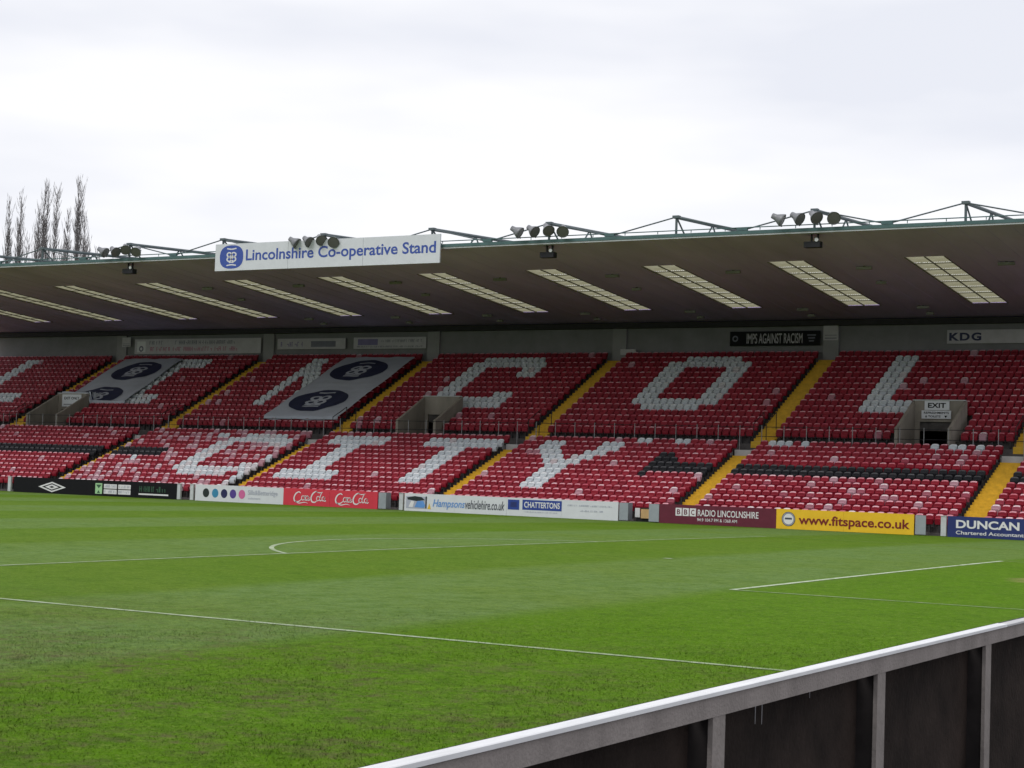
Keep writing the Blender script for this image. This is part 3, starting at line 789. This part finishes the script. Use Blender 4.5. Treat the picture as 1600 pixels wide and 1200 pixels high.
# ---- boards on the back wall
M_dgrey = mat('dull_white_banner', (.50,.48,.52), .7, .1, 1.5); M_pink = mat('red_print', (.42,.12,.20), .6, .1); M_lil = mat('violet_print', (.20,.17,.34), .6, .1); M_gprint = mat('grey_print', (.17,.17,.22), .6, .1)
def wb(x0, x1, z0, z1, label, art, bm=None):
    s = (75.1-CAM.y)/(74.4-CAM.y)          # measured on the plane y = 74.4
    f = lambda x: CAM.x+(x-CAM.x)*s; g = lambda z: CAM.z+(z-CAM.z)*s
    return sign('wall_banner', label, f(x0), f(x1), 75.1, g(z0), g(z1), lambda m, P: art(m, P, f(x0), f(x1), g(z0), g(z1)), 'banner', bm or M_dgrey, .04, 'advertising banners on the back wall')
def imps(m, P, a, b, c, d):
    w_ = b-a; h = d-c
    text(m, P, 'IMPS AGAINST RACISM', a+.19*w_, a+.81*w_, c+.15*h, c+.85*h, M_dgrey, .012, big=True)
    for k in range(3): rectf(m, P, a+(.86+.01*k)*w_, a+(.955-.01*k)*w_, c+(.66-.2*k)*h, c+(.76-.2*k)*h, M_gprint)
    ring(m, P, a+.06*w_, c+.5*h, .12*h, .22*h, M_gprint)
wb(-16.0, -10.6, 9.70, 10.52, 'black banner on the back wall reading IMPS AGAINST RACISM', imps, M_blackb)
def kdg(m, P, a, b, c, d):
    h = d-c; text(m, P, 'KDG', a+.12, a+1.85, c+.2*h, c+.8*h, M_navy, .04, space=1.2, big=True)
wb(-3.48, 8.0, 9.73, 10.46, 'pale banner on the back wall reading KDG', kdg)
def w1(m, P, a, b, c, d):
    w_ = b-a; h = d-c
    rectf(m, P, a+.02*w_, a+.09*w_, c+.12*h, c+.85*h, M_wprint); ring(m, P, a+.055*w_, c+.35*h, .1*h, .2*h, M_gprint, .008)
    blur_text(m, P, a+.11*w_, a+.24*w_, c+.62*h, c+.88*h, M_gprint, 1); blur_text(m, P, a+.33*w_, a+.8*w_, c+.62*h, c+.88*h, M_gprint, 2); blur_text(m, P, a+.13*w_, a+.82*w_, c+.18*h, c+.46*h, M_pink, 3)
wb(-61.1, -49.9, 9.48, 10.52, 'long pale banner with grey and red writing on the back wall', w1)
def w2(m, P, a, b, c, d):
    w_ = b-a; h = d-c; blur_text(m, P, a+.05*w_, a+.4*w_, c+.25*h, c+.7*h, M_lil, 4); rectf(m, P, a+.5*w_, a+.86*w_, c+.2*h, c+.75*h, M_pink if False else M_gprint)
wb(-48.5, -42.95, 9.73, 10.43, 'short faded banner left of its twin on the back wall', w2)
def w3(m, P, a, b, c, d):
    w_ = b-a; h = d-c; rectf(m, P, a+.06*w_, a+.34*w_, c+.32*h, c+.86*h, M_lil); blur_text(m, P, a+.38*w_, a+.95*w_, c+.55*h, c+.8*h, M_gprint, 5); blur_text(m, P, a+.05*w_, a+.95*w_, c+.1*h, c+.26*h, M_gprint, 6)
wb(-42.3, -36.7, 9.72, 10.45, 'short faded banner with a violet block on the back wall', w3)
def notice(x0, x1, z0, z1, label):
    return wb(x0, x1, z0, z1, label, lambda m, P, a, b, c, d: (rectf(m, P, a+.1*(b-a), b-.1*(b-a), c+.1*(d-c), c+.16*(d-c), M_gprint), rectf(m, P, a+.1*(b-a), b-.1*(b-a), c+.3*(d-c), c+.34*(d-c), M_gprint)))
notice(-10.42, -9.56, 9.98, 10.84, 'small square notice right of the black IMPS banner')
notice(-62.3, -61.5, 10.0, 10.66, 'small square notice left of the long pale banner')
mb = MB(); mb.box(-23.3, -22.3, 75.05, 75.13, 9.28, 9.62, M_dgrey)
tag(mb.build('wall_box'), 'pale box low on the back wall above the middle stairway', 'wall box')

# ---- cloth banners spread over the upper seats
def cloth(label, x_tl, x_tr, x_bl, x_br, r0, r1, discs, name='seat_banner'):
    t = empty(name, ((x_bl+x_br)/2, urow(r0)[0], urow(r0)[1])); tag(t, label, 'banner', 'round emblem banners over the upper seats')
    def pt(a, b, off=0):          # a across 0..1, b rows r0..r1
        s = (b-r0)/(r1-r0); x = (x_bl*(1-a)+x_br*a)*(1-s)+(x_tl*(1-a)+x_tr*a)*s
        y = 65.7+URUN*b-.06; z = (max(4.73+URISE*b, 6.40) if any(p-.1 < x < q+.1 for p, q in VOM) and b < 5 else 4.73+URISE*b)+.035+.022*math.sin(b*2*math.pi)*.4+.02*math.sin(x*2.3+b*1.1)+.015*math.sin(x*5.1-b*.6)
        return Vector((x, y-off*.45, z+off*.9))
    m = mat('banner_cloth', (.40,.43,.50), .75, .08, .8); mb = MB(); na, nb = 24, 4*int(r1-r0)
    for i in range(na):
        for j in range(nb):
            q = lambda ii, jj: pt(ii/na, r0+(r1-r0)*jj/nb)
            mb.face([q(i,j), q(i+1,j), q(i+1,j+1), q(i,j+1)], m)
    # hem hanging down over the front row
    for i in range(na):
        a = pt(i/na, r0); b = pt((i+1)/na, r0); dn = Vector((0,-.03,-.22)); mb.face([a+dn, b+dn, b, a], m)
    part(mb, 'cloth', t, True)
    for X_, rc, rx, rrow in discs:
        mb = MB(); md = mat('banner_navy', (.016,.021,.06), .7, .15, 1); mw = mat('banner_print', (.42,.45,.52), .7, .05)
        w_ = abs(x_tr-x_tl)
        def PP(a, b, off=0):
            b = max(b, r0+.02); s = (b-r0)/(r1-r0); xl = x_bl*(1-s)+x_tl*s; xr = x_br*(1-s)+x_tr*s; return pt((a-xl)/(xr-xl), b, off)
        def loop(r): return [(X_+rx*r*math.cos(k*math.pi/20), rc+rrow*r*math.sin(k*math.pi/20)) for k in range(40)]
        rs = [0.001, .3, .55, .8, 1.0]
        for ra, rb in zip(rs[:-1], rs[1:]):
            A, B = loop(ra), loop(rb)
            for k in range(40):
                k2 = (k+1) % 40; mb.face([PP(*A[k], .02), PP(*B[k], .02), PP(*B[k2], .02), PP(*A[k2], .02)], md)
        def rg(cx, cy, q0, q1):
            for k in range(20):
                t0, t1 = k*math.pi/10, (k+1)*math.pi/10
                g = lambda q, tt: PP(X_+rx*(cx+q*math.cos(tt)), rc+rrow*(cy+q*math.sin(tt)), .035)
                mb.face([g(q0,t0), g(q1,t0), g(q1,t1), g(q0,t1)], mw)
        for sx in (-1, 1):
            for sy in (-1, 1): rg(sx*.17, sy*.19, .1, .21)
        rg(0, 0, .03, .09)
        for sy in (-.62, -.48, .62):
            for k in range(8):
                a, b = -.3+.075*k, -.3+.075*(k+1); g = lambda u_, v_: PP(X_+rx*u_, rc+rrow*v_, .035)
                mb.face([g(a,sy), g(b,sy), g(b,sy+.09), g(a,sy+.09)], mw)
        part(mb, 'emblem', t)
cloth('grey cloth banner with two navy roundels covering the letter N in the upper seats', -42.75, -37.4, -42.85, -37.35, .75, 13.05, [(-40.35, 10.15, 2.0, 2.15), (-40.3, 3.8, 2.0, 2.1)])
cloth('grey cloth banner with navy roundels partly behind the left stand entrance', -61.7, -56.5, -61.3, -55.7, 3.3, 13.0, [(-58.9, 10.05, 1.9, 2.1), (-58.75, 4.2, 1.95, 2.1)])

# ------------------------------------------------------------------ advertising boards along the far touchline
BY = 53.77
def adboard(x0, x1, label, bm, art, split=None, z0=.012, z1=.865):
    t = empty('advertising_board', ((x0+x1)/2, BY, z0)); tag(t, label, 'advertising board', 'advertising boards along the far touchline')
    k = max(1, round((x1-x0)/2.6))
    for i in range(k):
        a, b = x0+(x1-x0)*i/k, x0+(x1-x0)*(i+1)/k; dy = random.uniform(0, .004)
        mb = MB(); mb.box(a, b-.008, BY+dy, BY+.05, z0, z1+random.uniform(-.006, .004), bm); part(mb, 'panel', t)
    mb = MB(); art(mb, Plane((0, BY, 0)))
    letter_parts(mb, t)
    if mb.f: part(mb, 'print', t)['kind'] = 'stuff'
    mb = MB()
    n = max(2, int((x1-x0)/2.2)+1)
    for i in range(n):
        x = x0+.15+(x1-x0-.3)*i/(n-1); mb.tube((x, BY+.06, z1-.06), (x, BY+.55, -.02), .02, M_board_back, n=5); mb.tube((x, BY+.07, z1-.1), (x, BY+.07, -.03), .02, M_board_back, n=5)
    part(mb, 'stay', t)
    return t
M_red2 = mat('board_red', (.56,.035,.06), .4, .06); M_maroon = mat('board_maroon', (.115,.014,.032), .45, .1); M_yel2 = mat('board_yellow', (.74,.46,.02), .45, .06)
M_dblue = mat('board_navy', (.018,.03,.14), .45, .1); M_dred = mat('dark_red_print', (.17,.012,.012), .5, .1); M_lblue = mat('light_blue_print', (.10,.26,.60), .5, .1)
M_greenp = mat('green_print', (.32,.55,.30), .5, .1); M_dgreen = mat('dark_green_print', (.03,.09,.05), .5, .1); M_ltr = mat('dark_grey_print', (.06,.065,.09), .5, .1)
M_teal = mat('teal_print', (.035,.22,.38), .5, .06); M_vio = mat('purple_print', (.075,.04,.24), .5, .06); M_pnk = mat('pink_print', (.56,.12,.30), .5, .06); M_bdark = mat('black_green_print', (.012,.02,.022), .5, .1); M_nv2 = mat('midnight_print', (.012,.015,.08), .5, .1); M_grprint = mat('pale_grey_print', (.36,.38,.46), .5, .1); M_cblue = mat('royal_blue_print', (.02,.05,.26), .5, .08)
def b1(m, P):
    def dia(k, mm, off): poly(m, P, [(-47.8-1.05*k,.375),(-47.8,.375-.29*k),(-47.8+1.05*k,.375),(-47.8,.375+.29*k)], mm, off)
    dia(1, M_wprint, .004); dia(.72, M_blackb, .007); dia(.50, M_wprint, .010); dia(.2, M_blackb, .013)
adboard(-50.78, -44.75, 'black board with a white double diamond at the left end', M_blackb, b1)
def b1b(m, P):
    rectf(m, P, -44.55, -44.05, .12, .70, M_greenp); poly(m, P, [(-44.5,.62),(-44.1,.62),(-44.3,.42)], M_dgreen, .008); poly(m, P, [(-44.42,.16),(-44.18,.16),(-44.3,.32)], M_dgreen, .008)
    for z, sd in ((.43, 11), (.14, 12)):
        rectf(m, P, -43.92, -42.98, z, z+.24, M_wprint); rectf(m, P, -42.88, -41.98, z, z+.24, M_wprint)
        blur_text(m, P, -43.88, -43.02, z+.05, z+.2, M_grprint, sd, .009); blur_text(m, P, -42.84, -42.02, z+.05, z+.2, M_grprint, sd+4, .009)
adboard(-44.75, -41.6, 'black board with a green square and two white lines of writing', M_blackb, b1b)
def b1c(m, P): blur_text(m, P, -41.35, -39.4, .34, .64, M_dgreen, 21); rectf(m, P, -41.4, -39.3, .17, .25, M_wprint)
adboard(-41.6, -38.72, 'black board with dark green writing over a white underline', M_blackb, b1c)
def b2(m, P):
    m.extra = []
    for x, mm in zip((-36.72, -36.1, -35.5, -34.91, -34.32), (M_bdark, M_teal, M_nv2, M_vio, M_pnk)):
        d = MB(); disc(d, P, x, .44, .215, .235, mm); m.extra.append(('dot', d))
    text(m, P, 'Sills&Betteridge', -33.92, -32.0, .36, .68, M_grprint, .012); text(m, P, 'solicitors', -33.9, -33.1, .2, .31, M_grprint, .005)
adboard(-37.45, -31.62, 'white board with five coloured dots and faint grey writing', M_white, b2)
def coke(m, P, x0):
    s = .0063; W_ = M_wprint; f = lambda pts: [(x0+a*.0158, .13+b*.0066) for a, b in pts]; k = .045
    # first capital with its long tail, then the small letters
    stroke(m, P, f([(30,78),(22,86),(10,70),(4,40),(8,14),(22,12),(34,30)]), [k,k*1.2,k*1.5,k*1.7,k*1.6,k*1.2,k*.6], W_)
    stroke(m, P, f([(8,14),(24,0),(46,8),(60,2)]), [k*.8,k,k*.8,k*.3], W_)
    for cx in (38, 54): stroke(m, P, f([(cx+5,58),(cx-2,54),(cx-4,36),(cx,24),(cx+6,30),(cx+8,46),(cx+4,58)]), k*.9, W_)
    stroke(m, P, f([(54,50),(47,58),(45,36),(49,24),(55,32)]), k*.8, W_); stroke(m, P, f([(62,56),(60,30),(64,24),(68,34)]), k*.9, W_)
    rectf(m, P, x0+.0158*66, x0+.0158*72, .13+.0066*40, .13+.0066*46, W_, .006)
    stroke(m, P, f([(98,86),(90,94),(78,76),(72,44),(76,16),(88,12),(96,28)]), [k,k*1.2,k*1.5,k*1.7,k*1.6,k*1.2,k*.6], W_)
    stroke(m, P, f([(90,94),(104,86),(118,92)]), [k*.6,k,k*.4], W_)
    for cx in (98,): stroke(m, P, f([(cx+5,58),(cx-2,54),(cx-4,36),(cx,24),(cx+6,30),(cx+8,46),(cx+4,58)]), k*.9, W_)
    stroke(m, P, f([(114,90),(108,60),(107,30),(111,24),(114,32)]), k*.9, W_)
    stroke(m, P, f([(122,58),(116,50),(116,32),(120,24),(125,36),(126,56),(124,30),(127,22),(131,30)]), k*.9, W_)
adboard(-31.62, -25.79, 'red board with the same white script twice', M_red2, lambda m, P: (coke(m, P, -31.0), coke(m, P, -28.4)))
def hamp(m, P):
    rectf(m, P, -24.1, -22.95, .14, .72, M_grprint); poly(m, P, [(-24.05,.66),(-23.6,.74),(-23.2,.7),(-23.0,.56),(-23.5,.5),(-24.0,.56)], M_bdark, .008)
    poly(m, P, [(-23.6,.2),(-23.45,.5),(-23.1,.52),(-22.98,.3),(-23.05,.18)], M_lblue, .008); poly(m, P, [(-23.95,.2),(-23.8,.5),(-23.62,.48),(-23.7,.2)], M_wprint, .010)
    rectf(m, P, -22.97, -22.9, .16, .74, M_bdark, .01); poly(m, P, [(-22.85,.14),(-22.75,.42),(-22.65,.14)], M_yel2, .008)
    text(m, P, 'Hampsons', -22.55, -20.72, .15, .62, M_lblue, .012, .25, big=True); text(m, P, 'vehiclehire.co.uk', -20.70, -18.52, .23, .66, M_ltr, .012, .25, big=True)
adboard(-24.2, -18.40, 'white board with blue and black italic web address', M_white, hamp)
def chat(m, P):
    rectf(m, P, -18.34, -17.72, .30, .77, M_cblue); rectf(m, P, -18.2, -17.86, .42, .66, M_dblue, .008)
    rectf(m, P, -17.55, -15.45, .32, .79, M_cblue); text(m, P, 'CHATTERTONS', -17.45, -15.55, .42, .70, M_wprint, .02, off=.008, big=True)
    blur_text(m, P, -17.5, -15.6, .19, .25, M_grprint, 31); blur_text(m, P, -15.2, -12.85, .58, .66, M_grprint, 32); blur_text(m, P, -14.5, -13.3, .34, .42, M_grprint, 33)
adboard(-18.40, -12.52, 'white board with a blue CHATTERTONS panel', M_white, chat)
def bbc(m, P):
    for i, ch in enumerate('BBC'):
        x = -9.66+.345*i; rectf(m, P, x, x+.30, .37, .72, M_wprint); text(m, P, ch, x+.07, x+.23, .43, .66, M_maroon, .02, off=.008, big=True)
    text(m, P, 'RADIO LINCOLNSHIRE', -8.58, -5.70, .39, .68, M_wprint, .012, big=True); text(m, P, '94.9 104.7 FM & 1368 AM', -8.6, -6.7, .16, .30, M_wprint, .006)
adboard(-10.46, -4.88, 'maroon BBC RADIO LINCOLNSHIRE board', M_maroon, bbc)
def fit_(m, P):
    disc(m, P, -4.32, .44, .31, .31, M_ltr); disc(m, P, -4.32, .44, .23, .23, M_wprint, .007); ring(m, P, -4.32, .44, .25, .28, M_grprint, .008); rectf(m, P, -4.48, -4.16, .42, .50, M_ltr, .010)
    text(m, P, 'www.fitspace.co.uk', -3.86, 1.02, .12, .64, M_dred, .022, big=True)
adboard(-4.88, 1.20, 'yellow board reading www.fitspace.co.uk', M_yel2, fit_)
def dun(m, P):
    text(m, P, 'DUNCAN', 2.95, 5.52, .38, .72, M_wprint, .03, big=True); text(m, P, 'Chartered Accountants & Business Advisers', 2.95, 8.3, .13, .28, M_wprint, .012); text(m, P, '& TOPLIS', 5.8, 8.9, .38, .72, M_wprint, .03)
adboard(2.60, 9.2, 'navy board with white DUNCAN lettering at the right edge', M_dblue, dun)
# grey end returns and posts beside the gaps
M_ret = mat('grey_return_panel', (.27,.30,.33), .6, .1, 2)
for x, d, lab in ((-25.75, 1.0, 'grey end panel beside the red board'), (-12.48, 1.25, 'grey end panel beside the white CHATTERTONS board'), (-10.98, .0, 'grey end panel left of the maroon board'), (1.24, .75, 'grey end panel beside the yellow board')):
    mb = MB()
    if d: mb.box(x, x+.06, BY+.02, BY+.02+d, .05, .84, M_ret); mb.box(x+.06, x+.44, BY+.02, BY+.06, .05, .84, M_ret)
    else: mb.box(x, x+.5, BY, BY+.05, .05, .84, M_ret); mb.box(x, x+.06, BY+.052, BY+.9, .05, .84, M_ret)
    tag(mb.build('end_panel'), lab, 'end panel', 'grey end panels at the gaps between boards')
for x, lab in ((-51.15, 'pale grey post at the left end of the black boards'), (-38.62, 'pale post right of the black boards'), (-37.72, 'pale post left of the white board with dots'), (-24.42, 'pale post left of the white van hire board'), (2.42, 'pale post left of the navy board')):
    mb = MB(); mb.box(x-.11, x+.11, BY+.02, BY+.14, .03, .84, M_trim); mb.box(x-.13, x+.13, BY, BY+.16, .84, .87, M_trim)
    tag(mb.build('board_post'), lab, 'post', 'pale posts at the gaps between boards')
t = empty('step_box', (-11.45, 54.5, 0)); tag(t, 'tan wooden box between two pale sheets in the gap left of the maroon board', 'box')
mb = MB(); mb.box(-11.68, -11.22, 54.4, 54.75, .16, .6, M_tan); part(mb, 'front', t)
mb = MB(); mb.box(-11.72, -11.18, 54.38, 54.8, .6, .64, M_dark); mb.box(-11.95, -10.95, 54.5, 54.6, .0, .16, M_dark); part(mb, 'frame', t)
mb = MB(); mb.box(-12.0, -11.76, 54.45, 54.5, .2, .62, M_wprint); mb.box(-11.14, -10.85, 54.45, 54.5, .2, .62, M_wprint); part(mb, 'side_sheet', t)

# ------------------------------------------------------------------ perimeter wall behind the near goal line
WX = 19.72
t = empty('perimeter_wall', (WX, 0, 0)); tag(t, 'low grey wall with white coping and dark recessed panels in the near corner', 'wall')
Y0w, Y1w = -16.27, 46.0
for a, b, m_, dz in ((Y0w, -5.30, M_cop, 0), (-5.292, 8.0, M_cop2, -.004), (8.008, 24, M_cop2, 0), (24.008, Y1w, M_cop2, 0)):
    mb = MB(); mb.prism([(19.664,a,1.118),(19.732,a,1.118),(19.732,a,1.134+dz),(19.728,a,1.137+dz),(19.668,a,1.137+dz),(19.664,a,1.134+dz)], (0,b-a,0), m_); part(mb, 'coping', t)
mb = MB(); mb.box(19.638, 19.661, Y0w, Y1w, 1.035, 1.13, M_dark); part(mb, 'gap_shadow_strip', t)  # dark strip standing in for the gap shadow behind the coping
mb = MB(); mb.box(19.652, WX, Y0w, Y1w, 1.03, 1.1135, M_wband); part(mb, 'top_beam', t)
ypost = [-9.98+2.14*i for i in range(-3, 26)]
pmx = wbx = None
for y in ypost:
    if pmx is None:
        mb = MB(); mb.box(-.022, 0, -.065, .065, -.12, 1.029, M_wpost); pmx = mb.build('post', t)
        o = pmx
    else: o = pmx.copy(); COL.objects.link(o); o.parent = t
    o.location = (-.003, y, 0)
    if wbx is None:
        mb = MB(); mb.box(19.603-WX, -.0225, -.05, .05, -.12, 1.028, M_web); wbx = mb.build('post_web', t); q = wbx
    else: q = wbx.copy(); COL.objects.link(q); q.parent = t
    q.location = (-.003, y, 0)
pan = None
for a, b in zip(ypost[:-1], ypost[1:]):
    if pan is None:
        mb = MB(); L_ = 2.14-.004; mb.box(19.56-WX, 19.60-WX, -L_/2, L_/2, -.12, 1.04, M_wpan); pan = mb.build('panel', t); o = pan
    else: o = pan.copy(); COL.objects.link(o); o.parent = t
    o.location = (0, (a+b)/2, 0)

mb = MB()
for yy, zz, hh in ((-9.30, 1.02, .11), (-9.22, 1.03, .13), (-8.6, 1.03, .07)):
    mb.prism([(19.6005,yy,zz),(19.6005,yy+.012,zz),(19.6005,yy+.008,zz-hh),(19.6005,yy+.003,zz-hh)], (.001,0,0), M_pil)
part(mb, 'paint_drip', t)['kind'] = 'stuff'

# ------------------------------------------------------------------ bare poplars behind the stand
def tree(x, y, stems, seed, label, name='poplar_tree', fine=1.0):
    """stems: (offset, height, thickness); each rises steeply and carries upright twigs"""
    rr = random.Random(seed); t = empty(name, (x, y, -.1)); tag(t, label, 'tree', 'bare trees behind the stand')
    trunk = MB(); crown_ = MB(); H = max(q[1] for q in stems)
    trunk.tube((x,y,-.1), (x,y,H*.12), .32, M_bark, .26, 8)
    for dx, top, th in stems:
        p = Vector((x, y, H*.10)); n = 18; dy = rr.uniform(-.6, .6); ph = rr.uniform(0, 6)
        for i in range(n):
            u = (i+1)/n; bow = min(1, u*1.7)**.8
            q = Vector((x+dx*bow+.10*math.sin(ph+u*9), y+dy*bow, H*.10+(top-H*.10)*u))
            ra, rb = th*(1-.92*i/n), th*(1-.92*(i+1)/n)
            (trunk if i < 9 else crown_).tube(p, q, ra, M_bark, rb, 5, False)
            if u > .3:
                for k in range(int((26 if u < .92 else 14)*fine)):
                    a = rr.uniform(0, 6.28); ln = 2.1*rr.uniform(.45, 1.2)*(1.1-.6*u); sp = rr.uniform(.14, .38)
                    e = p.lerp(q, rr.random()); m1 = e+Vector((math.cos(a)*ln*sp, math.sin(a)*ln*sp, ln*.5)); e2 = m1+Vector((math.cos(a)*ln*sp*.3, math.sin(a)*ln*sp*.3, ln*.6))
                    br = rb*.25+.012; crown_.tube(e, m1, br, M_bark, br*.7, 3, False); crown_.tube(m1, e2, br*.7, M_bark, .006, 3, False)
                    for j in range(4):
                        f0 = e.lerp(m1, rr.random()) if j % 2 else m1.lerp(e2, rr.random()*.8); a2 = a+rr.uniform(-1.2, 1.2); l2 = ln*rr.uniform(.3, .55)
                        crown_.tube(f0, f0+Vector((math.cos(a2)*l2*.25, math.sin(a2)*l2*.25, l2)), .017, M_bark, .005, 3, False)
            p = q
    part(trunk, 'trunk', t); part(crown_, 'crown', t)
tree(-110.9, 110, [(-.55,28.3,.13),(.55,28.6,.15),(-1.2,24.5,.09),(1.0,25.5,.09)], 3, 'shortest of the three tall bare poplars, at the left edge')
tree(-106.7, 110, [(-1.0,27.4,.12),(-.2,29.4,.16),(.45,28.6,.15),(1.15,29.3,.13)], 5, 'middle one of the three tall bare poplars')
tree(-102.4, 110, [(-1.0,26.4,.13),(-.05,29.9,.17),(.9,28.8,.10),(1.55,25.8,.11)], 9, 'rightmost and tallest of the three bare poplars')
for px_, h_, sd, lab in ((-101.8, 23.6, 21, 'small bare tree low between the left and middle poplars'), (-98.2, 22.6, 22, 'small bare tree low between the middle and right poplars'), (-94.6, 22.2, 23, 'small bare tree low right of the tallest poplar')):
    tree(px_, 104, [(-.7,h_-.6,.06),(.1,h_,.07),(.7,h_-.9,.06)], sd, lab, 'small_tree', .7)

# ------------------------------------------------------------------ unseen stand added on the near touchline to block low sky light
t = empty('sky_block_stand', (-38, -22, 0)); tag(t, 'unseen covered stand added opposite the red seats to block low sky light', 'grandstand')
mb = MB(); mb.prism([(0,-18.6,-.1),(0,-18.6,1.0),(0,-30,6.2),(0,-30,-.1)], (1,0,0), M_concd)
mb.v = [(-92 if v[0] == 0 else 14, v[1], v[2]) for v in mb.v]; part(mb, 'terrace', t)
mb = MB(); mb.box(-92, 14, -30.3, -30.02, -.1, 12.0, M_beam); part(mb, 'back_wall', t)
mb = MB(); mb.prism([(0,-17.5,10.4),(0,-30.3,12.0),(0,-30.3,12.2),(0,-17.5,10.6)], (1,0,0), M_beam)
mb.v = [(-92 if v[0] == 0 else 14, v[1], v[2]) for v in mb.v]; part(mb, 'roof', t)

bpy.data.objects['perimeter_wall'].location.z = -.006
